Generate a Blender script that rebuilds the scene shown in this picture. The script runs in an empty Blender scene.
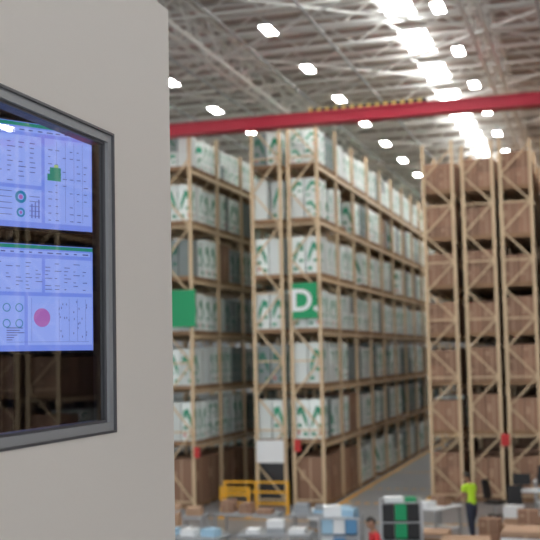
import bpy, math, random
from mathutils import Vector, Matrix
random.seed(7)
S = bpy.context.scene
COL = S.collection
S.view_settings.view_transform = 'Standard'

# ------------------------------------------------------------------ materials
def mat(name, col, rough=0.6, metal=0.0, emit=None, estr=0.0, noise=0.0, nscale=6.0, bump=0.0):
    m = bpy.data.materials.new(name); m.use_nodes = True
    nt = m.node_tree; b = nt.nodes['Principled BSDF']
    b.inputs['Base Color'].default_value = (*col, 1)
    b.inputs['Roughness'].default_value = rough
    b.inputs['Metallic'].default_value = metal
    if emit:
        b.inputs['Emission Color'].default_value = (*emit, 1)
        b.inputs['Emission Strength'].default_value = estr
    if noise > 0 or bump > 0:
        tc = nt.nodes.new('ShaderNodeTexCoord')
        n = nt.nodes.new('ShaderNodeTexNoise'); n.inputs['Scale'].default_value = nscale
        n.inputs['Detail'].default_value = 5
        nt.links.new(tc.outputs['Object'], n.inputs['Vector'])
        if noise > 0:
            r = nt.nodes.new('ShaderNodeMapRange')
            r.inputs['To Min'].default_value = 1 - noise; r.inputs['To Max'].default_value = 1 + noise
            nt.links.new(n.outputs['Fac'], r.inputs['Value'])
            v = nt.nodes.new('ShaderNodeVectorMath'); v.operation = 'SCALE'
            v.inputs[0].default_value = col
            nt.links.new(r.outputs['Result'], v.inputs['Scale'])
            nt.links.new(v.outputs[0], b.inputs['Base Color'])
        if bump > 0:
            bp = nt.nodes.new('ShaderNodeBump'); bp.inputs['Strength'].default_value = bump
            bp.inputs['Distance'].default_value = 0.01
            nt.links.new(n.outputs['Fac'], bp.inputs['Height']); nt.links.new(bp.outputs[0], b.inputs['Normal'])
    return m

def math_node(nt, op, a, b=None, c=None):
    n = nt.nodes.new('ShaderNodeMath'); n.operation = op
    for i, v in enumerate((a, b, c)):
        if v is None: continue
        if isinstance(v, (int, float)): n.inputs[i].default_value = v
        else: nt.links.new(v, n.inputs[i])
    return n.outputs[0]

def carton_mat(name, base, ink, style, rough=.6):
    m = bpy.data.materials.new(name); m.use_nodes = True
    nt = m.node_tree; b = nt.nodes['Principled BSDF']; b.inputs['Roughness'].default_value = rough
    uv = nt.nodes.new('ShaderNodeUVMap'); sp = nt.nodes.new('ShaderNodeSeparateXYZ')
    nt.links.new(uv.outputs[0], sp.inputs[0])
    u = math_node(nt, 'FRACT', sp.outputs[0]); v = math_node(nt, 'FRACT', sp.outputs[1])
    fl = math_node(nt, 'FLOOR', sp.outputs[0])
    wn = nt.nodes.new('ShaderNodeTexWhiteNoise'); wn.noise_dimensions = '1D'
    nt.links.new(fl, wn.inputs['W']); rnd = wn.outputs['Value']
    def rect(u0,u1,v0,v1,uu=None):
        uu = uu or u
        a=math_node(nt,'MULTIPLY',math_node(nt,'GREATER_THAN',uu,u0),math_node(nt,'LESS_THAN',uu,u1))
        c=math_node(nt,'MULTIPLY',math_node(nt,'GREATER_THAN',v,v0),math_node(nt,'LESS_THAN',v,v1))
        return math_node(nt,'MULTIPLY',a,c)
    red=None
    if style == 'print':
        # leaning brand stroke, caption lines, small labels (mirrored on some cartons)
        flip = math_node(nt,'GREATER_THAN',math_node(nt,'FRACT',math_node(nt,'MULTIPLY',rnd,7.3)),.5)
        fu = math_node(nt,'ABSOLUTE',math_node(nt,'SUBTRACT',flip,u))
        d = math_node(nt, 'SUBTRACT', math_node(nt, 'MULTIPLY', fu, 1.0), math_node(nt, 'SUBTRACT', v, 0.22))
        band = math_node(nt, 'LESS_THAN', math_node(nt, 'ABSOLUTE', d), 0.13)
        f = math_node(nt, 'MULTIPLY', band, rect(.14,.66,.30,.84,fu))
        f = math_node(nt, 'MAXIMUM', f, rect(.62,.88,.60,.80,fu))
        f = math_node(nt, 'MAXIMUM', f, rect(.12,.42,.08,.17,fu))
        f = math_node(nt, 'MAXIMUM', f, rect(.55,.88,.30,.38,fu))
        f = math_node(nt, 'MULTIPLY', f, math_node(nt, 'GREATER_THAN', rnd, 0.12))
        red = math_node(nt,'MULTIPLY',rect(.7,.84,.10,.20,fu),math_node(nt, 'GREATER_THAN', rnd, 0.6))
    else:
        f = math_node(nt, 'MAXIMUM', rect(.46,.54,0,1), rect(.12,.32,.5,.72))
    br = math_node(nt, 'MULTIPLY_ADD', rnd, 0.34, 0.72)
    vm = nt.nodes.new('ShaderNodeVectorMath'); vm.operation = 'SCALE'; vm.inputs[0].default_value = base
    nt.links.new(br, vm.inputs['Scale'])
    mx = nt.nodes.new('ShaderNodeMix'); mx.data_type = 'RGBA'
    nt.links.new(f, mx.inputs[0]); nt.links.new(vm.outputs[0], mx.inputs[6]); mx.inputs[7].default_value = (*ink, 1)
    o=mx.outputs[2]
    if red:
        m2 = nt.nodes.new('ShaderNodeMix'); m2.data_type = 'RGBA'
        nt.links.new(red, m2.inputs[0]); nt.links.new(o, m2.inputs[6]); m2.inputs[7].default_value = (.55,.06,.04,1); o=m2.outputs[2]
    nt.links.new(o, b.inputs['Base Color'])
    return m

M = {}
M['steel_tan'] = mat('rack_paint_tan', (0.64, 0.48, 0.30), 0.45)
M['carton_white'] = carton_mat('carton_white_green', (0.88, 0.95, 0.93), (0.0, 0.27, 0.14), 'print', .35)
M['carton_brown'] = carton_mat('carton_brown', (0.34, 0.19, 0.12), (0.44, 0.29, 0.19), 'tape')
M['carton_grey'] = carton_mat('carton_grey', (0.27, 0.32, 0.32), (0.03, 0.15, 0.10), 'print')
M['wood'] = mat('pallet_wood', (0.30, 0.18, 0.10), 0.8, noise=0.25)
M['black'] = mat('black_plastic', (0.012, 0.012, 0.014), 0.5)
M['wrap'] = mat('dark_stretch_wrap', (0.015, 0.016, 0.018), 0.35)
M['green'] = mat('sign_green', (0.0, 0.30, 0.11), 0.5)
M['white'] = mat('white_paint', (0.78, 0.80, 0.81), 0.5)
M['red'] = mat('crane_red', (0.42, 0.004, 0.028), 0.5)
M['yellow'] = mat('safety_yellow', (0.82, 0.42, 0.02), 0.45)
M['truss'] = mat('truss_paint', (0.80, 0.78, 0.73), 0.5)
M['alu'] = mat('aluminium', (0.33, 0.34, 0.35), 0.45, 0.3)
M['alu_dark'] = mat('aluminium_dark', (0.10, 0.10, 0.11), 0.4, 0.3)
M['steel'] = mat('galvanised', (0.45, 0.46, 0.47), 0.4, 0.6)
M['blueish'] = mat('pale_blue_plastic', (0.35, 0.55, 0.70), 0.5)
M['panel'] = mat('booth_panel', (0.70, 0.65, 0.595), 0.55, noise=0.02, nscale=90, bump=0.05)
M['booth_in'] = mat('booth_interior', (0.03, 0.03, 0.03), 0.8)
M['lamp'] = mat('lamp_diffuser', (1, 1, 1), 0.5, emit=(1, 0.97, 0.92), estr=68)
M['sky'] = mat('skylight_sheet', (1, 1, 1), 0.5, emit=(0.92, 0.97, 1.0), estr=16)
M['grey'] = mat('grey_laminate', (0.32, 0.34, 0.36), 0.5)

# ------------------------------------------------------------------ mesh builder
class MB:
    def __init__(s): s.v=[]; s.f=[]; s.m=[]; s.uv=[]; s.mats=[]
    def mi(s, k):
        mm = M[k] if isinstance(k, str) else k
        if mm not in s.mats: s.mats.append(mm)
        return s.mats.index(mm)
    def hexa(s, p, k, off=0):
        i = len(s.v); s.v += [tuple(q) for q in p]; mi = s.mi(k)
        for f in ((0,1,5,4),(1,2,6,5),(2,3,7,6),(3,0,4,7),(4,5,6,7),(3,2,1,0)):
            s.f.append(tuple(i+j for j in f)); s.m.append(mi)
            s.uv += [off+.001,.001, off+.999,.001, off+.999,.999, off+.001,.999]
    def box(s, a, b, k, off=None):
        x0,y0,z0=a; x1,y1,z1=b
        if off is None: off = random.randint(0, 400)
        s.hexa([(x0,y0,z0),(x1,y0,z0),(x1,y1,z0),(x0,y1,z0),(x0,y0,z1),(x1,y0,z1),(x1,y1,z1),(x0,y1,z1)], k, off)
    def cbox(s, c, d, k, rot=0):
        hx,hy,hz=[q/2 for q in d]; R=Matrix.Rotation(rot,3,'Z'); c=Vector(c)
        s.hexa([c+R@Vector(q) for q in ((-hx,-hy,-hz),(hx,-hy,-hz),(hx,hy,-hz),(-hx,hy,-hz),(-hx,-hy,hz),(hx,-hy,hz),(hx,hy,hz),(-hx,hy,hz))], k, random.randint(0,400))
    def bar(s, p, q, w, k, h=None):
        p=Vector(p); q=Vector(q); d=(q-p).normalized(); h=h or w
        up = Vector((0,0,1)) if abs(d.z)<.95 else Vector((0,1,0))
        r=d.cross(up).normalized()*(w/2); u=r.cross(d).normalized()*(h/2)
        s.hexa([p-r-u,p+r-u,q+r-u,q-r-u,p-r+u,p+r+u,q+r+u,q-r+u], k)
    def cyl(s, p, q, r0, r1, k, n=16):
        p=Vector(p); q=Vector(q); d=(q-p).normalized()
        up = Vector((0,0,1)) if abs(d.z)<.95 else Vector((0,1,0))
        a=d.cross(up).normalized(); b=a.cross(d).normalized(); i=len(s.v); mi=s.mi(k)
        for c,r in ((p,r0),(q,r1)):
            for j in range(n):
                t=2*math.pi*j/n; s.v.append(tuple(c+a*math.cos(t)*r+b*math.sin(t)*r))
        for j in range(n):
            s.f.append((i+j,i+(j+1)%n,i+n+(j+1)%n,i+n+j)); s.m.append(mi); s.uv += [0.1]*8
        s.f.append(tuple(i+j for j in range(n))[::-1]); s.m.append(mi); s.uv += [0.1]*2*n
        s.f.append(tuple(i+n+j for j in range(n))); s.m.append(mi); s.uv += [0.1]*2*n
    def build(s, name, parent=None, loc=(0,0,0), rot=0):
        me=bpy.data.meshes.new(name); me.from_pydata(s.v,[],s.f)
        for mm in s.mats: me.materials.append(mm)
        me.polygons.foreach_set('material_index', s.m)
        l=me.uv_layers.new(name='UVMap'); l.data.foreach_set('uv', s.uv); me.update()
        o=bpy.data.objects.new(name, me); COL.objects.link(o); o.location=loc; o.rotation_euler=(0,0,rot)
        if parent: o.parent=parent
        return o
def empty(name, loc=(0,0,0), rot=0):
    e=bpy.data.objects.new(name,None); COL.objects.link(e); e.location=loc; e.rotation_euler=(0,0,rot); e.empty_display_size=.3
    return e

# ------------------------------------------------------------------ room shell
XL,XR,Y0,Y1,ZR = -42.0,36.0,-12.0,92.0,15.5
fm = mat('concrete_floor', (0.24,0.25,0.265), 0.3, noise=0.12, nscale=0.8)
M['floor']=fm
b=MB(); b.box((XL,Y0,-0.2),(XR,Y1,0),'floor'); b.build('floor')
rm = bpy.data.materials.new('roof_sheet'); rm.use_nodes=True
nt=rm.node_tree; bs=nt.nodes['Principled BSDF']; bs.inputs['Roughness'].default_value=.6
tc=nt.nodes.new('ShaderNodeTexCoord'); wv=nt.nodes.new('ShaderNodeTexWave'); wv.bands_direction='Y'; wv.inputs['Scale'].default_value=1.2
cr=nt.nodes.new('ShaderNodeValToRGB'); cr.color_ramp.elements[0].color=(0.34,0.275,0.24,1); cr.color_ramp.elements[1].color=(0.56,0.475,0.42,1)
nt.links.new(tc.outputs['Object'],wv.inputs['Vector']); nt.links.new(wv.outputs['Fac'],cr.inputs[0]); nt.links.new(cr.outputs[0],bs.inputs['Base Color'])
M['roof']=rm
SKY=[(-5.85,-4.95),(12.5,14.0),(-34.0,-32.5)]
b=MB(); xs=[XL]
for a,c in sorted(SKY): xs += [a,c]
xs.append(XR)
for i in range(0,len(xs),2): b.box((xs[i],Y0,ZR),(xs[i+1],Y1,ZR+.12),'roof')
sk=MB()
for a,c in SKY:
    y=Y0
    while y<Y1-.1:
        y2=min(y+2.9,Y1); sk.box((a,y,ZR+.02),(c,y2,ZR+.08),'sky'); y3=min(y2+1.3,Y1)
        if y3>y2: b.box((a,y2,ZR),(c,y3,ZR+.12),'roof')
        y=y3
b.build('ceiling')
sk.build('roof_skylight')
wm=mat('wall_cladding',(0.50,0.51,0.52),.6,noise=.05); M['wallc']=wm
b=MB(); b.box((XL-.2,Y0,0),(XL,Y1,ZR),'wallc'); b.build('wall_left')
b=MB(); b.box((XR,Y0,0),(XR+.2,Y1,ZR),'wallc'); b.build('wall_right')
b=MB(); b.box((XL,Y1,0),(XR,Y1+.2,ZR),'wallc'); b.build('wall_back')

# roof trusses
rt=empty('roof_truss')
b=MB(); y=16.0; 
while y<Y1-1:
    zt,zb=15.38,14.83
    b.bar((XL,y,zt),(XR,y,zt),.10,'truss'); b.bar((XL,y,zb),(XR,y,zb),.085,'truss')
    x=XL; k=0
    while x<XR-.9:
        b.bar((x,y,zb if k%2 else zt),(x+.9,y,zt if k%2 else zb),.045,'truss'); x+=.9; k+=1
    b.bar((XL,y+1.05,15.42),(XR,y+1.05,15.42),.07,'truss',.12)
    y+=2.1
b.build('joists',rt)
b=MB()
for x in (-35,-27,-19,-11.1,-2.9,5.3,11.5,21,29):
    zt,zb=15.2,14.2
    for dx in (-.22,.22):
        b.bar((x+dx,Y0,zt),(x+dx,Y1,zt),.11,'truss'); b.bar((x+dx,Y0,zb),(x+dx,Y1,zb),.10,'truss')
        y=10.; k=0
        while y<Y1-1.3:
            b.bar((x+dx,y,zb if k%2 else zt),(x+dx,y+1.25,zt if k%2 else zb),.055,'truss'); y+=1.25;k+=1
b.build('girders',rt)
b=MB()
for x0,x1 in ((-35,-27),(-27,-19),(-19,-11.1),(-11.1,-2.9),(-2.9,5.3)):
    y=18
    while y<86:
        b.bar((x0,y,14.6),(x1,y+7,14.6),.07,'truss'); b.bar((x1,y,14.55),(x0,y+7,14.55),.07,'truss'); y+=7
b.build('wind_bracing',rt)
b=MB()
for x in (-9.9,-12.6,-15,-17,-22,-7.4,-1.2,.6): b.cyl((x,12,14.5),(x,Y1-.5,14.5),.05,.05,'steel',8)
b.build('conduits',rt)

# high-bay lamps
first=None
for x in (-25,-18.5,-13.6,-8.75,-3.8,1.4,8,18,26):
    y=20.3 if x<-5 else 20.0
    while y<88:
        if first is None:
            b=MB()
            b.hexa([(-.2,-.48,0),(.2,-.48,0),(.2,.48,0),(-.2,.48,0),(-.12,-.44,.1),(.12,-.44,.1),(.12,.44,.1),(-.12,.44,.1)],'steel')
            b.box((-.15,-.43,-.015),(.15,.43,-.001),'lamp')
            for yy in (-.4,.4): b.cyl((0,yy,.1),(0,yy,.36),.01,.01,'steel',6)
            first=b.build('high_bay_lamp',loc=(x,y,14.42))
        else:
            o=bpy.data.objects.new('high_bay_lamp',first.data); COL.objects.link(o); o.location=(x,y,14.42)
        y+=4.5

# overhead crane
cr_=empty('overhead_crane')
b=MB(); yb=33.3
b.box((-33,yb-.2,12.44),(28,yb+.2,12.75),'red'); b.box((-33,yb-.26,12.74),(28,yb+.26,12.80),'red'); b.box((-33,yb-.26,12.42),(28,yb+.26,12.46),'red')
b.build('bridge_girder',cr_)
b=MB()
hz=mat('hazard_yellow',(0.45,0.33,0.08),.5)
for i in range(14):
    x=-8.6+i*.27; b.box((x,yb-.15,12.80),(x+.14,yb+.15,12.96),hz); b.box((x+.14,yb-.15,12.80),(x+.27,yb+.15,12.96),'black')
b.build('trolley',cr_)
b=MB()
for x in (-33.2,28.2):
    b.box((x-.2,Y0+.5,12.2),(x+.2,Y1-.5,12.45),'steel'); b.box((x-.25,yb-1.2,12.45),(x+.25,yb+1.2,12.8),'red')
    for y in range(-6,90,12): b.box((x-.15,y-.15,0),(x+.15,y+.15,12.2),'steel')
b.build('runway',cr_)

# ------------------------------------------------------------------ racks
BAY=2.75
def rack(name, rows, y0, nb, levels, ztop, kind, seed):
    random.seed(seed); e=empty(name,(rows[0][0],y0,0)); ox=rows[0][0]
    fr=MB(); bx=MB(); pl=MB()
    for (xa,xb) in rows:
        xa-=ox; xb-=ox
        for i in range(nb+1):
            y=i*BAY
            for x in (xa+.05,xb-.05): fr.box((x-.055,y-.04,0),(x+.055,y+.04,ztop+random.uniform(-.05,.25)),'steel_tan')
            if i<4 or i==nb:
                z=.25;k=0; st=1.15 if kind=='white' else .98
                while z+st<ztop:
                    p=(xa+.07,y-.02,z) if k%2 else (xb-.07,y-.02,z); q=(xb-.07,y-.02,z+st) if k%2 else (xa+.07,y-.02,z+st)
                    fr.bar(p,q,.05,'steel_tan'); 
                    if k%2==0: fr.bar((xa+.05,y-.02,z),(xb-.05,y-.02,z),.05,'steel_tan')
                    z+=st;k+=1
        for i in range(nb):
            ya=i*BAY+.06; yb_=(i+1)*BAY-.06
            for li,z in enumerate([0]+levels):
                if z>0:
                    for x in (xa+.04,xb-.04): fr.box((x-.035,ya,z-.13),(x+.035,yb_,z),'steel_tan')
                nxt = (levels+[z+1.75])[li] if li<len(levels) else z+1.65
                hmax = nxt-z-.16-.14-.14
                for s in range(2):
                    pa=ya+.05+s*1.3; pb=pa+1.2; zz=z+.005
                    r=random.random()
                    if kind=='white' and r<.05 and i>0: continue
                    if kind=='brown' and r<.05: continue
                    pl.box((xa+.02,pa,zz+.1),(xb-.02,pb,zz+.14),'wood')
                    for yy in (pa,pa+.55,pb-.1): pl.box((xa+.02,yy,zz),(xb-.02,yy+.1,zz+.1),'wood')
                    zb=zz+.145
                    if kind=='white':
                        if li==0 and i<2:
                            k='carton_brown' if xb>1.3 else 'wrap'
                            bx.box((xa+.08,pa+.03,zb),(xb-.08,pb-.03,zb+1.5),k); continue
                        if li==len(levels) or i==0: k0='carton_white'
                        else: k0=random.choices(['carton_white','carton_grey','carton_brown'],[.82,.14,.04])[0]
                        nz=random.choice([1,1,1,2]); h=min(hmax,1.38)*random.uniform(.86,1)/nz
                        w=(xb-xa-.1)/2
                        ny=random.choice([2,2,3]); dy=1.2/ny
                        for a in range(2):
                            for c in range(ny):
                                for d in range(nz):
                                    if d==nz-1 and random.random()<.05: continue
                                    j=random.uniform(0,.05)
                                    k=k0 if random.random()<.9 else 'carton_grey'
                                    bx.box((xa+.05+a*w+.02,pa+c*dy+.025+j,zb+d*h),(xa+.05+(a+1)*w-.02,pa+(c+1)*dy-.025,zb+(d+1)*h-.012),k)
                    else:
                        t=random.random()
                        if t<.09: 
                            bx.box((xa+.08,pa+.03,zb),(xb-.08,pb-.03,zb+hmax*random.uniform(.5,.95)),'wrap'); continue
                        k='carton_brown' if t<.985 or li>2 else 'carton_white'
                        nz=random.choice([1,2,3]); h=hmax*random.uniform(.72,1)/nz
                        for a in range(2):
                            for c in range(2):
                                for d in range(nz):
                                    w=(xb-xa-.08)/2
                                    bx.box((xa+.04+a*w+.008,pa+c*.6+.008,zb+d*h),(xa+.04+(a+1)*w-.008,pa+(c+1)*.6-.008,zb+(d+1)*h-.006),k)
    fr.build('steel_frame',e); pl.build('wooden_pallets',e); bx.build('stored_cartons',e)
    return e
LW=[2.1,3.95,5.8,7.65,9.55,11.42]
LB=[2.25,3.9,5.55,7.2,8.85,10.5]
rack('pallet_rack',[(-11.2,-10.1),(-9.9,-8.8)],35.0,13,LW,12.95,'white',3)
rack('pallet_rack',[(-15.45,-14.35),(-14.1,-13.0)],34.0,13,LW,12.7,'white',5)
rb=rack('pallet_rack',[(-5.62,-4.52),(-4.27,-3.17),(-3.0,-1.9)],37.0,14,LB,12.1,'brown',11)
def dup(e,dx,dy=0):
    n=bpy.data.objects.new('pallet_rack',None); COL.objects.link(n); n.location=(e.location.x+dx,e.location.y+dy,0)
    for c in e.children:
        o=bpy.data.objects.new(c.name.split('.')[0],c.data); COL.objects.link(o); o.parent=n
dup(rb,4.05)
for dx in (10.5,16.5,22.5,28.5): dup(rb,dx,-8)

# ------------------------------------------------------------------ signs
def sign(name,c,w,h,k,txt=None,tk='white',th=.03):
    e=empty(name,c); b=MB(); b.box((-w/2,-th/2,-h/2),(w/2,th/2,h/2),k)
    for x in (-w*.35,w*.35): b.box((x-.02,th/2,-h/2),(x+.02,th/2+.05,h/2),'steel')
    b.build('plate',e)
    if txt:
        cu=bpy.data.curves.new('letter','FONT'); cu.body=txt; cu.size=h*.85; cu.align_x='CENTER'; cu.align_y='CENTER'; cu.extrude=.004; cu.offset=.022
        cu.materials.append(M[tk]); o=bpy.data.objects.new('letter',cu); COL.objects.link(o); o.parent=e
        o.location=(0.0,-th/2-.006,-.02); o.rotation_euler=(math.pi/2,0,0)
    return e
sign('aisle_sign',(-9.33,34.85,6.85),.86,1.2,'green','D.')
sign('aisle_sign',(-13.3,33.85,6.68),.9,1.25,'green')
sign('load_notice_board',(-10.65,34.86,1.85),.95,.75,'white')
RS=mat('notice_red',(0.5,.02,.02),.5)
sign('fire_point_sign',(-9.7,34.86,2.05),.22,.4,RS)
sign('fire_point_sign',(-12.88,33.86,1.9),.2,.35,RS)
sign('fire_point_sign',(-3.1,36.86,2.1),.28,.4,RS)

# ------------------------------------------------------------------ floor markings
b=MB()
for x in (-8.6,-5.85): b.box((x-.08,33,0.001),(x+.08,75,.004),'yellow')
b.box((-12,32.2,.001),(-2,32.32,.004),'yellow')
b.box((-8.5,46,.001),(-5.95,46.12,.004),'yellow')
for i in range(8):
    b.box((-8.45+i*.32,36.2,.001),(-8.45+i*.32+.17,36.5,.004),'yellow'); b.box((-8.45+i*.32,40.2,.001),(-8.45+i*.32+.17,40.4,.004),'yellow')
b.build('floor_marking')

def guard(x0,x1,y,h=1.05,rot=0):
    e=MB(); n=max(2,int((x1-x0)/.75)+1)
    for i in range(n):
        x=(x1-x0)*i/(n-1); e.box((x-.04,-.04,0),(x+.04,.04,h),'yellow'); e.box((x-.1,-.1,0),(x+.1,.1,.015),'yellow')
    for z in (.35,.7,h-.04): e.bar((0,0,z),(x1-x0,0,z),.05,'yellow',.06)
    e.build('guard_rail',loc=(x0,y,0),rot=rot)
guard(-11.75,-9.65,33.4); guard(-11.6,-10.7,32.6,.95)

# ------------------------------------------------------------------ floor clutter
def table(name,x,y,w,d,h,top='grey',rot=0):
    e=empty(name,(x,y,0),rot); b=MB()
    b.box((-w/2,-d/2,h-.04),(w/2,d/2,h),top); b.box((-w/2+.05,-d/2+.05,.25),(w/2-.05,d/2-.05,.28),top)
    for sx in (-1,1):
        for sy in (-1,1): b.box((sx*(w/2-.06)-.03,sy*(d/2-.06)-.03,0),(sx*(w/2-.06)+.03,sy*(d/2-.06)+.03,h-.04),'steel')
    b.build('frame',e); return e
def onto(e,name,items):
    b=MB()
    for c,d,k,r in items: b.cbox(c,d,k,r)
    b.build(name,e)
def rnd_items(w,d,h,n,keys,smax=.45,hmax=.4,nmin=1):
    out=[]
    nx=max(1,int(w/(smax+.05))); ny=max(1,int(d/(smax+.05)))
    for i in range(nx):
        for j in range(ny):
            z=h
            for t in range(random.randint(nmin,n)):
                sx=random.uniform(.7,1)*smax; sy=random.uniform(.7,1)*smax; sz=random.uniform(.5,1)*hmax
                out.append((((i+.5)/nx*w-w/2,(j+.5)/ny*d-d/2,z+sz/2),(sx,sy,sz),random.choice(keys),random.uniform(-.15,.15))); z+=sz
    return out
random.seed(21)
def pallet_stack(x,y,w,d,n,keys,smax=.5,hmax=.35,rot=0,nmin=1):
    e=empty('pallet_of_cartons',(x,y,0),rot); b=MB()
    b.box((-w/2,-d/2,.1),(w/2,d/2,.14),'wood')
    for yy in (-d/2,-.05,d/2-.1): b.box((-w/2,yy,0),(w/2,yy+.1,.1),'wood')
    b.build('pallet',e); onto(e,'cartons',rnd_items(w,d,.14,n,keys,smax,hmax,nmin)); return e
M['flat_kraft']=mat('flat_kraft_board',(0.44,0.28,0.18),.7,noise=.1)
def flat_stack(x,y,n,rot=0,keys=('flat_kraft','flat_kraft','white','carton_brown')):
    e=empty('flattened_carton_stack',(x,y,0),rot); b=MB()
    b.box((-.6,-.5,.1),(.6,.5,.14),'wood')
    for yy in (-.5,-.05,.4): b.box((-.6,yy,0),(.6,yy+.1,.1),'wood')
    b.build('pallet',e); b=MB(); z=.14
    for i in range(n):
        h=random.choice([.03,.05,.08]); b.cbox((random.uniform(-.04,.04),random.uniform(-.04,.04),z+h/2),(1.05,.85,h-.006),random.choice(keys),random.uniform(-.06,.06)); z+=h
    b.build('boards',e)
CB=['carton_brown','carton_brown','flat_kraft','carton_brown','flat_kraft','carton_brown','white']
for (x,y,n) in ((-2.9,26.6,3),(-1.5,26.9,4),(-.1,27.2,5),(-2.0,28.5,3),(-.6,28.8,4),(.8,29.1,5),(-1.2,30.7,4),(.2,30.9,5),(-1.35,25.3,3),(.1,25.5,4)):
    pallet_stack(x,y,1.15,1.15,n,CB,.5,.36,random.uniform(-.1,.1),max(1,n-2))
for (x,y,n) in ((-2.95,24.2,17),(-4.3,27.6,8),(-2.9,22.6,17),(-1.5,22.9,22)): flat_stack(x,y,n,random.uniform(-.1,.1))
WK=('white','white','grey','flat_kraft')
for (x,y,n) in ((-8.0,22.6,16),(-9.6,22.3,14),(-6.6,22.5,14)): flat_stack(x,y,n,random.uniform(-.1,.3),WK)
for (x,y,ks) in ((-9.4,24.2,['grey','carton_grey','blueish','white']),(-7.5,24.9,['white','grey','white']),(-7.2,28.2,['grey','blueish','carton_white']),
                 (-9.2,27.9,['white','grey','carton_brown']),(-11.0,27.2,['flat_kraft','grey']),(-11.4,23.6,['carton_grey','grey']),(-10.9,25.4,['grey','flat_kraft'])):
    t=table('packing_table',x,y,1.7,.85,.85,'grey',random.uniform(-.1,.2)); onto(t,'parcels',rnd_items(1.6,.8,.852,2,ks,.42,.18))
pallet_stack(-7.6,30.4,1.1,1.1,2,['white','blueish','grey'],.4,.3)
def roll_cage(x,y,rot=0,cols=('green','black'),name='roll_cage',hh=1.75):
    e=empty(name,(x,y,0),rot); b=MB()
    for sx in (-.45,.45):
        for sy in (-.35,.35): b.box((sx-.025,sy-.025,.15),(sx+.025,sy+.025,hh),'steel'); b.cyl((sx-.02,sy,.07),(sx+.02,sy,.07),.07,.07,'black')
    for z in (.5,.9,1.3,hh-.02):
        for sy in (-.35,.35): b.bar((-.45,sy,z),(.45,sy,z),.025,'steel')
        for sx in (-.45,.45): b.bar((sx,-.35,z),(sx,.35,z),.025,'steel')
    b.box((-.47,-.37,.14),(.47,.37,.18),'steel'); b.build('cage',e)
    b=MB()
    for i,z in enumerate((.2,.58,.96,1.34)):
        if z+.34>hh+.1: continue
        for j in range(3):
            b.box((-.41+j*.275,-.31,z),(-.41+j*.275+.26,.31,z+.34),cols[(i*i+j)%len(cols)])
    b.build('crates',e); return e
rc=roll_cage(-4.4,24.3,.2,('green','black','green','black','black'))
onto(rc,'top_parcels',[((-.15,0,1.76),(.4,.4,.12),'white',.1),((.22,0,1.75),(.25,.4,.1),'green',0)])
M['blue2']=mat('tote_blue',(.10,.28,.50),.45)
rc=roll_cage(-5.85,24.6,.1,('blueish','white','blue2','grey'),'tote_trolley',1.35)
onto(rc,'bags',[((-.2,0,1.43),(.4,.45,.22),'white',.2),((.2,.05,1.40),(.3,.4,.16),'blueish',-.2)])
def monitor(e,x,z,w=.52):
    b=MB(); b.box((x-w/2,-.02,z+.14),(x+w/2,.02,z+.46),'black'); b.box((x-.03,.02,z),(x+.03,.05,z+.3),'black'); b.box((x-.12,-.08,z),(x+.12,.1,z+.015),'black')
    b.build('monitor',e)
def chair(x,y,rot):
    e=MB(); e.cyl((0,0,.08),(0,0,.45),.03,.03,'steel',10)
    for i in range(5):
        a=i*2*math.pi/5; e.bar((0,0,.1),(.28*math.cos(a),.28*math.sin(a),.08),.04,'black'); e.cyl((.28*math.cos(a)-.02,.28*math.sin(a),.035),(.28*math.cos(a)+.02,.28*math.sin(a),.035),.035,.035,'black',10)
    e.box((-.24,-.24,.45),(.24,.24,.53),'black'); e.hexa([(-.22,.2,.6),(.22,.2,.6),(.22,.26,.6),(-.22,.26,.6),(-.2,.3,1.15),(.2,.3,1.15),(.2,.35,1.15),(-.2,.35,1.15)],'black')
    e.bar((0,.2,.5),(0,.27,.75),.05,'black'); e.build('office_chair',loc=(x,y,0),rot=rot)
for (x,y) in ((-2.0,33.0),(-.3,33.4),(-1.4,35.4)):
    t=table('workstation_desk',x,y,1.5,.8,.95,'white'); monitor(t,-.35,.952); monitor(t,.35,.952)
    onto(t,'documents',[((-.3,-.25,.97),(.3,.22,.03),'white',.1),((.3,-.25,.98),(.25,.2,.05),'blueish',.3)])
chair(-2.4,32.0,.4); chair(-.9,32.2,-.3); chair(-3.2,33.6,1.2)

# ------------------------------------------------------------------ mezzanine + control booth
DZ=3.32
b=MB(); b.box((-9,-11,DZ-.27),(7,6.0,DZ-.02),'steel'); 
for x in (-8.8,-3.5,1.8,6.8):
    for y in (-10.5,-2.5,5.6): b.box((x-.12,y-.12,0),(x+.12,y+.12,DZ-.27),'steel')
b.build('mezzanine_deck')
XW=-2.2; BY0,BY1=-1.5,5.44; ZT=6.925
wy0,wy1,wz0,wz1=2.0,4.715,4.66,6.09
cb=empty('control_booth',(XW,BY1,DZ))
def rel(b,name): 
    o=b.build(name,cb); o.location=(-XW,-BY1,-DZ); return o
b=MB(); t=.1
b.box((XW-t,BY0,DZ),(XW,wy0,ZT),'panel'); b.box((XW-t,wy1,DZ),(XW,BY1,ZT),'panel')
b.box((XW-t,wy0,DZ),(XW,wy1,wz0),'panel'); b.box((XW-t,wy0,wz1),(XW,wy1,ZT),'panel')
rel(b,'wall_window_side')
b=MB(); b.box((-6.5,BY1-t,DZ),(XW-t,BY1,ZT),'panel'); rel(b,'wall_end')
b=MB(); b.box((-6.6,BY0,DZ),(-6.5,BY1,ZT),'panel'); rel(b,'wall_rear')
b=MB(); b.box((-6.5,BY0,DZ),(XW-t,BY0+t,ZT),'panel'); rel(b,'wall_near')
b=MB(); b.box((-6.5,BY0+t,ZT-.1),(XW-t,BY1-t,ZT),'booth_in'); b.box((-6.5,BY0+t,DZ),(XW-t,BY1-t,DZ+.04),'booth_in')
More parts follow.
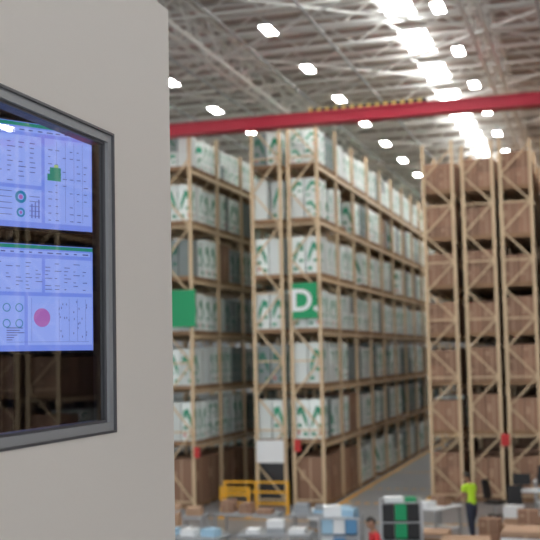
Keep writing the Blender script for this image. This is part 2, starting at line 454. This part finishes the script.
b.box((-6.49,BY0+.11,DZ+.04),(-6.47,BY1-.11,ZT-.11),'booth_in'); b.box((-6.47,BY1-.13,DZ+.04),(XW-t-.01,BY1-.11,ZT-.11),'booth_in')
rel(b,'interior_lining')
w=empty('window_1',(XW,(wy0+wy1)/2,wz0))
def ring(b,xa,xb,o,i,k):
    b.box((xa,wy0+o,wz0+o),(xb,wy1-o,wz0+i),k); b.box((xa,wy0+o,wz1-i),(xb,wy1-o,wz1-o),k)
    b.box((xa,wy0+o,wz0+i),(xb,wy0+i,wz1-i),k); b.box((xa,wy1-i,wz0+i),(xb,wy1-o,wz1-i),k)
b=MB(); ring(b,XW-.09,XW+.006,.001,.012,'alu_dark'); ring(b,XW-.09,XW-.006,.012,.05,'alu'); ring(b,XW-.085,XW-.022,.05,.062,'alu_dark')
o=b.build('frame',w); o.location=(-XW,-(wy0+wy1)/2,-wz0)
gm=bpy.data.materials.new('window_glass'); gm.use_nodes=True; nt=gm.node_tree
for n_ in list(nt.nodes): nt.nodes.remove(n_)
out=nt.nodes.new('ShaderNodeOutputMaterial'); mx=nt.nodes.new('ShaderNodeMixShader'); fr=nt.nodes.new('ShaderNodeFresnel'); fr.inputs['IOR'].default_value=2.05
tr=nt.nodes.new('ShaderNodeBsdfTransparent'); tr.inputs[0].default_value=(.9,.92,.94,1); gl=nt.nodes.new('ShaderNodeBsdfGlossy'); gl.inputs['Roughness'].default_value=.0
nt.links.new(fr.outputs[0],mx.inputs[0]); nt.links.new(tr.outputs[0],mx.inputs[1]); nt.links.new(gl.outputs[0],mx.inputs[2]); nt.links.new(mx.outputs[0],out.inputs[0])
me=bpy.data.meshes.new('glass'); X=XW-.03
me.from_pydata([(X,wy0+.055,wz0+.055),(X,wy1-.055,wz0+.055),(X,wy1-.055,wz1-.055),(X,wy0+.055,wz1-.055)],[],[(0,1,2,3)]); me.materials.append(gm)
o=bpy.data.objects.new('glass',me); COL.objects.link(o); o.parent=w; o.location=(-XW,-(wy0+wy1)/2,-wz0)

# dashboards
def em(name,c,s): return mat(name,(0,0,0),.4,emit=c,estr=s)
E_bg=em('screen_page',(.20,.30,.90),1.0); E_card=em('screen_card',(.32,.44,1.0),1.0); E_g=em('screen_green',(.02,.28,.20),.9)
E_t=em('screen_text',(.08,.11,.40),.8); E_teal=em('screen_teal',(.02,.25,.50),.9); E_p=em('screen_pink',(.42,.14,.50),1.0); E_y=em('screen_yellow',(.4,.6,.20),.9); E_l=em('screen_line',(.14,.2,.65),.9)
W_,H_=.92,.545
ang=math.atan2(.855,.518)
def screen(z0,kind):
    e=empty('dashboard_monitor',(-2.56-.518*W_, 5.235-.855*W_, z0), ang)
    b=MB(); b.box((-.012,.002,-.012),(W_+.012,.045,H_+.012),'black'); b.box((W_*.3,.045,H_*.3),(W_*.7,.07,H_*.7),'black'); b.build('housing',e)
    b=MB(); b.box((0,-.001,0),(W_,.0015,H_),E_bg)
    L=-.0025
    def q(x0,z0_,x1,z1_,k,l=0): b.box((x0,L-.0006*l,z0_),(x1,-.0008,z1_),k)
    def ringd(cx,cz,r,k,r2=0,n=24):
        i=len(b.v); mi=b.mi(k); l=L-.001
        for j in range(n):
            t=2*math.pi*j/n; b.v += [(cx+r*math.cos(t),l,cz+r*math.sin(t)),(cx+r2*math.cos(t),l,cz+r2*math.sin(t))]
        for j in range(n):
            a=i+2*j; c=i+2*((j+1)%n); b.f.append((a,c,c+1,a+1)); b.m.append(mi); b.uv += [0.]*8
    q(0,H_-.022,W_,H_-.004,E_g); q(.03,H_-.05,W_-.03,H_-.03,E_card)
    random.seed(z0)
    for i in range(16): q(.05+i*.053,H_-.044,.05+i*.053+random.uniform(.012,.035),H_-.038,E_t,1)
    if kind==0:
        q(.02,.22,.60,H_-.07,E_card); q(.62,.03,W_-.02,H_-.07,E_card); q(.02,.03,.60,.20,E_card)
        for r_ in range(11):
            for c_ in range(6):
                if random.random()<.55: q(.64+c_*.043,.045+r_*.037,.64+c_*.043+random.uniform(.010,.026),.049+r_*.037,E_t,1)
        for x in (.69,.742,.794,.846): q(x,.04,x+.0015,H_-.08,E_l,1)
        for r_ in range(9):
            for c_ in range(4):
                if random.random()<.7: q(.34+c_*.064,.235+r_*.025,.34+c_*.064+random.uniform(.015,.045),.239+r_*.025,E_t,1)
        q(.635,.255,.715,.29,E_g,2); q(.65,.29,.715,.325,E_g,2); q(.675,.325,.70,.34,E_y,2)
        ringd(.48,.155,.032,E_teal,.017); ringd(.48,.075,.024,E_teal,.014); ringd(.48,.155,.012,E_p); ringd(.48,.075,.008,E_p)
        for r_ in range(5): q(.36,.06+r_*.03,.43,.063+r_*.03,E_t,1)
        for x in (.54,.56,.58): q(x,.05,x+.008,.05+random.uniform(.04,.12),E_l,1)
        for r_ in range(5): q(.53,.06+r_*.025,.59,.063+r_*.025,E_t,1)
    else:
        q(.02,.30,.60,H_-.07,E_card); q(.62,.30,W_-.02,H_-.07,E_card); q(.02,.03,.50,.28,E_card); q(.52,.03,W_-.02,.28,E_card)
        ringd(.60,.17,.048,E_p); ringd(.47,.22,.022,E_teal,.017); ringd(.47,.14,.022,E_teal,.017); ringd(.40,.22,.022,E_teal,.017); ringd(.40,.14,.022,E_teal,.017)
        for r_ in range(8):
            for c_ in range(10):
                if random.random()<.6: q(.34+c_*.056,.315+r_*.019,.34+c_*.056+random.uniform(.01,.04),.3185+r_*.019,E_t,1)
        for x in (.54,.70,.76,.81,.86): q(x,.05,x+.0015,.27,E_l,1)
        for i in range(26):
            x=.68+random.random()*.2; z=.05+random.random()*.2; q(x,z,x+.004,z+.010,E_t,1)
        for i in range(6): q(.40,.055+i*.012,.40+random.uniform(.03,.1),.059+i*.012,E_t,1)
        q(.40,.045,W_-.04,.047,E_l,1)
    b.build('display',e)
    return e
screen(5.685,0); ms=screen(5.055,1)
b=MB(); zl=DZ+.05-5.055
b.cyl((W_/2,.10,zl),(W_/2,.10,1.15),.03,.03,'black'); b.cyl((W_/2,.10,zl-.01),(W_/2,.10,zl+.02),.28,.26,'black',24)
b.build('floor_stand',ms)

# ------------------------------------------------------------------ people
SKIN=mat('skin',(0.36,.19,.12),.55); HAIR=mat('hair_dark',(0.02,.015,.012),.7); EYE=mat('eye_white',(.7,.7,.7),.3); LIP=mat('lips',(.35,.12,.1),.5)
def seg_d(p,a,b):
    ab=b-a; t=max(0,min(1,(p-a).dot(ab)/max(1e-9,ab.dot(ab)))); return (p-(a+ab*t)).length
def skinned(vs,es,rs,root,sub=2):
    me=bpy.data.meshes.new('tmp'); me.from_pydata(vs,es,[]); o=bpy.data.objects.new('tmp',me); COL.objects.link(o)
    o.modifiers.new('s','SKIN'); 
    for i,r in enumerate(rs):
        me.skin_vertices[0].data[i].radius = r if isinstance(r,tuple) else (r,r)
        me.skin_vertices[0].data[i].use_root = (i==root)
    ss=o.modifiers.new('d','SUBSURF'); ss.levels=sub; ss.render_levels=sub
    dg=bpy.context.evaluated_depsgraph_get(); dg.update()
    m2=bpy.data.meshes.new_from_object(o.evaluated_get(dg)); bpy.data.objects.remove(o); return m2
def person(name,loc,rot,J,shirt,pants,head_pitch=0.0,head_yaw=0.0,short=True):
    SH=mat(name+'_shirt',shirt,.7); PA=mat(name+'_trousers',pants,.8); SO=mat(name+'_shoes',(.03,.03,.03),.6)
    mats=[SH,PA,SKIN,SO,HAIR,EYE,LIP]
    names=list(J.keys()); V_=[Vector(J[n][0]) for n in names]; R_=[J[n][1] for n in names]; ix={n:i for i,n in enumerate(names)}
    E=[('pelvis','spine',0),('spine','chest',0),('chest','neckb',0),('neckb','neck',2),('pelvis','hipL',1),('pelvis','hipR',1)]
    for s in 'LR': E+=[('hip'+s,'knee'+s,1),('knee'+s,'ank'+s,1),('ank'+s,'toe'+s,3),('chest','sh'+s,0),('sh'+s,'mid'+s,0),('mid'+s,'elb'+s,0 if not short else 2),('elb'+s,'wri'+s,2),('wri'+s,'pal'+s,2)]
    me=skinned(V_,[(ix[a],ix[b]) for a,b,_ in E],R_,0)
    for m_ in mats: me.materials.append(m_)
    for p in me.polygons:
        best=min(((seg_d(p.center,V_[ix[a]],V_[ix[b]]),k) for a,b,k in E),key=lambda t:t[0]); p.material_index=best[1]; p.use_smooth=True
    root=empty(name,loc,rot)
    o=bpy.data.objects.new('body',me); COL.objects.link(o); o.parent=root
    parts=[]
    for s in 'LR':
        w_=Vector(J['wri'+s][0]); p_=Vector(J['pal'+s][0]); d=(p_-w_).normalized(); sg=-1 if s=='L' else 1
        side=Vector((1,0,0))-d*d.x; 
        if side.length<.2: side=Vector((0,1,0))-d*d.y
        side.normalize(); nrm=d.cross(side).normalized()
        if nrm.z>0: nrm=-nrm
        for i,(off,ln) in enumerate(((-.027,.068),(-.009,.078),(.009,.074),(.026,.058))):
            a=p_-d*.01+side*off; b1=a+d*ln*.45+nrm*.006; c1=b1+d*ln*.32+nrm*.018; d1=c1+d*ln*.15+nrm*.022
            parts.append(skinned([a,b1,c1,d1],[(0,1),(1,2),(2,3)],[.009,.0085,.008,.0065],0,1))
        th=-sg*side; a=w_+d*.03+th*.02; b1=a+th*.025+d*.025; c1=b1+d*.03+nrm*.01
        parts.append(skinned([a,b1,c1],[(0,1),(1,2)],[.012,.010,.008],0,1))
    for i,pm in enumerate(parts):
        pm.materials.append(SKIN); f=bpy.data.objects.new('finger_%d'%(i+1),pm); COL.objects.link(f); f.parent=root
        for p in pm.polygons: p.use_smooth=True
    nk=Vector(J['neck'][0]); import bmesh
    bm=bmesh.new(); bmesh.ops.create_uvsphere(bm,u_segments=28,v_segments=20,radius=1)
    for v in bm.verts:
        x,y,z=v.co; j=1.0
        if z<0: j=1-.28*(-z)**1.3
        y2=y*(.098 if y>0 else .105); v.co=Vector((x*.078*j, y2*(1-.12*max(0,-z)) + (.012 if z<-.2 and y>0 else 0), z*.118))
        if y>.85 and -.35<z<.12 and abs(x)<.2: v.co.y+=.02*(1-abs(x)/.2)*(1-abs(z+.15)/.3)
    hm=bpy.data.meshes.new('head'); bm.to_mesh(hm); bm.free(); hm.materials.append(SKIN); hm.materials.append(HAIR)
    for p in hm.polygons:
        c=p.center; p.use_smooth=True
        if (c.z>.055 and c.y<.085) or (c.z>-.03 and c.y<-.02) or c.z>.09: p.material_index=1
    for v in hm.vertices:
        c=v.co
        if (c.z>.05) or (c.z>-.03 and c.y<-.02): v.co=c*1.07
    ho=bpy.data.objects.new('head',hm); COL.objects.link(ho); ho.parent=root
    ho.location=nk+Vector((0,.02+.06*math.sin(head_pitch),.10)); ho.rotation_euler=(-head_pitch,0,head_yaw)
    def blob(nm,c,r,m_):
        bm=bmesh.new(); bmesh.ops.create_uvsphere(bm,u_segments=12,v_segments=8,radius=1)
        for v in bm.verts: v.co=Vector((v.co.x*r[0]+c[0],v.co.y*r[1]+c[1],v.co.z*r[2]+c[2]))
        q=bpy.data.meshes.new(nm); bm.to_mesh(q); bm.free(); q.materials.append(m_)
        oo=bpy.data.objects.new(nm,q); COL.objects.link(oo); oo.parent=ho
    for sx in (-1,1):
        blob('eye',(sx*.031,.084,.004),(.013,.008,.008),EYE); blob('pupil',(sx*.031,.091,.004),(.005,.003,.006),HAIR)
        blob('ear',(sx*.078,-.005,-.01),(.01,.02,.032),SKIN); blob('eyebrow',(sx*.031,.091,.024),(.018,.005,.004),HAIR)
    blob('mouth',(0,.095,-.062),(.024,.008,.006),LIP)
    return root
def pose(lean=0.1, arms=None, stride=.05):
    def L(x,y,z):
        c,s=math.cos(lean),math.sin(lean); dz=z-.95; return (x, y*c+dz*s, .95+dz*c-y*s)
    J={'pelvis':((0,0,.95),(.155,.115)),'spine':(L(0,.01,1.13),(.14,.105)),'chest':(L(0,.01,1.32),(.165,.115)),'neckb':(L(0,0,1.46),(.075,.07)),'neck':(L(0,.015,1.54),.052)}
    for s,sx in (('L',-1),('R',1)):
        J['hip'+s]=((sx*.095,0,.86),.1); J['knee'+s]=((sx*.11,.03+sx*stride,.49),.064); J['ank'+s]=((sx*.12,-.02+sx*stride*1.6,.10),.043); J['toe'+s]=((sx*.13,.15+sx*stride*1.6,.045),(.042,.035))
        a=arms[s]
        J['sh'+s]=(L(sx*.185,0,1.42),.066); e0=L(*a[0]); sh=L(sx*.185,0,1.42)
        J['mid'+s]=(tuple((Vector(e0)+Vector(sh))/2),.055); J['elb'+s]=(e0,.042); J['wri'+s]=(L(*a[1]),.028); 
        d=(Vector(L(*a[1]))-Vector(e0)).normalized(); J['pal'+s]=(tuple(Vector(L(*a[1]))+d*.085),(.034,.018))
    return J
wk=person('warehouse_worker',(-3.4,29.3,0),math.radians(55),pose(.15,{'L':((-.25,.06,1.14),(-.16,.28,1.10)),'R':((.25,.06,1.14),(.17,.28,1.08))},.06),(0.50,.80,.03),(.03,.035,.06),.35)
wk.scale=(1.06,1.06,1.05)
t=table('packing_table',-4.4,29.9,.8,1.2,.85,'white',-.5); onto(t,'parcels',[((-.1,.3,.97),(.45,.4,.24),'carton_brown',.1),((-.1,-.35,.93),(.4,.35,.16),'white',-.1)])
person('warehouse_worker',(-4.42,21.7,0),math.radians(120),pose(.12,{'L':((-.27,.03,1.14),(-.2,.24,1.02)),'R':((.27,.03,1.14),(.2,.24,1.02))},.05),(0.55,.02,.025),(.03,.04,.09),.3)

# ------------------------------------------------------------------ world, camera
wd=bpy.data.worlds.new('World'); S.world=wd; wd.use_nodes=True
wd.node_tree.nodes['Background'].inputs[0].default_value=(.93,.96,1,1); wd.node_tree.nodes['Background'].inputs[1].default_value=2.0

th,p,r=math.radians(16.8),math.radians(4.6),math.radians(1.2)
f=Vector((-math.sin(th)*math.cos(p),math.cos(th)*math.cos(p),math.sin(p))); r0=Vector((math.cos(th),math.sin(th),0)); u0=r0.cross(f)
cx=r0*math.cos(r)-u0*math.sin(r); cy=r0*math.sin(r)+u0*math.cos(r)
mt=Matrix((cx,cy,-f)).transposed().to_4x4(); mt.translation=Vector((0,0,5))
cd=bpy.data.cameras.new('camera'); cam=bpy.data.objects.new('camera',cd); COL.objects.link(cam); cam.matrix_world=mt
cd.lens=72; cd.sensor_width=36; cd.clip_end=300
cd.dof.use_dof=True; cd.dof.focus_distance=5.3; cd.dof.aperture_fstop=2.8
S.camera=cam
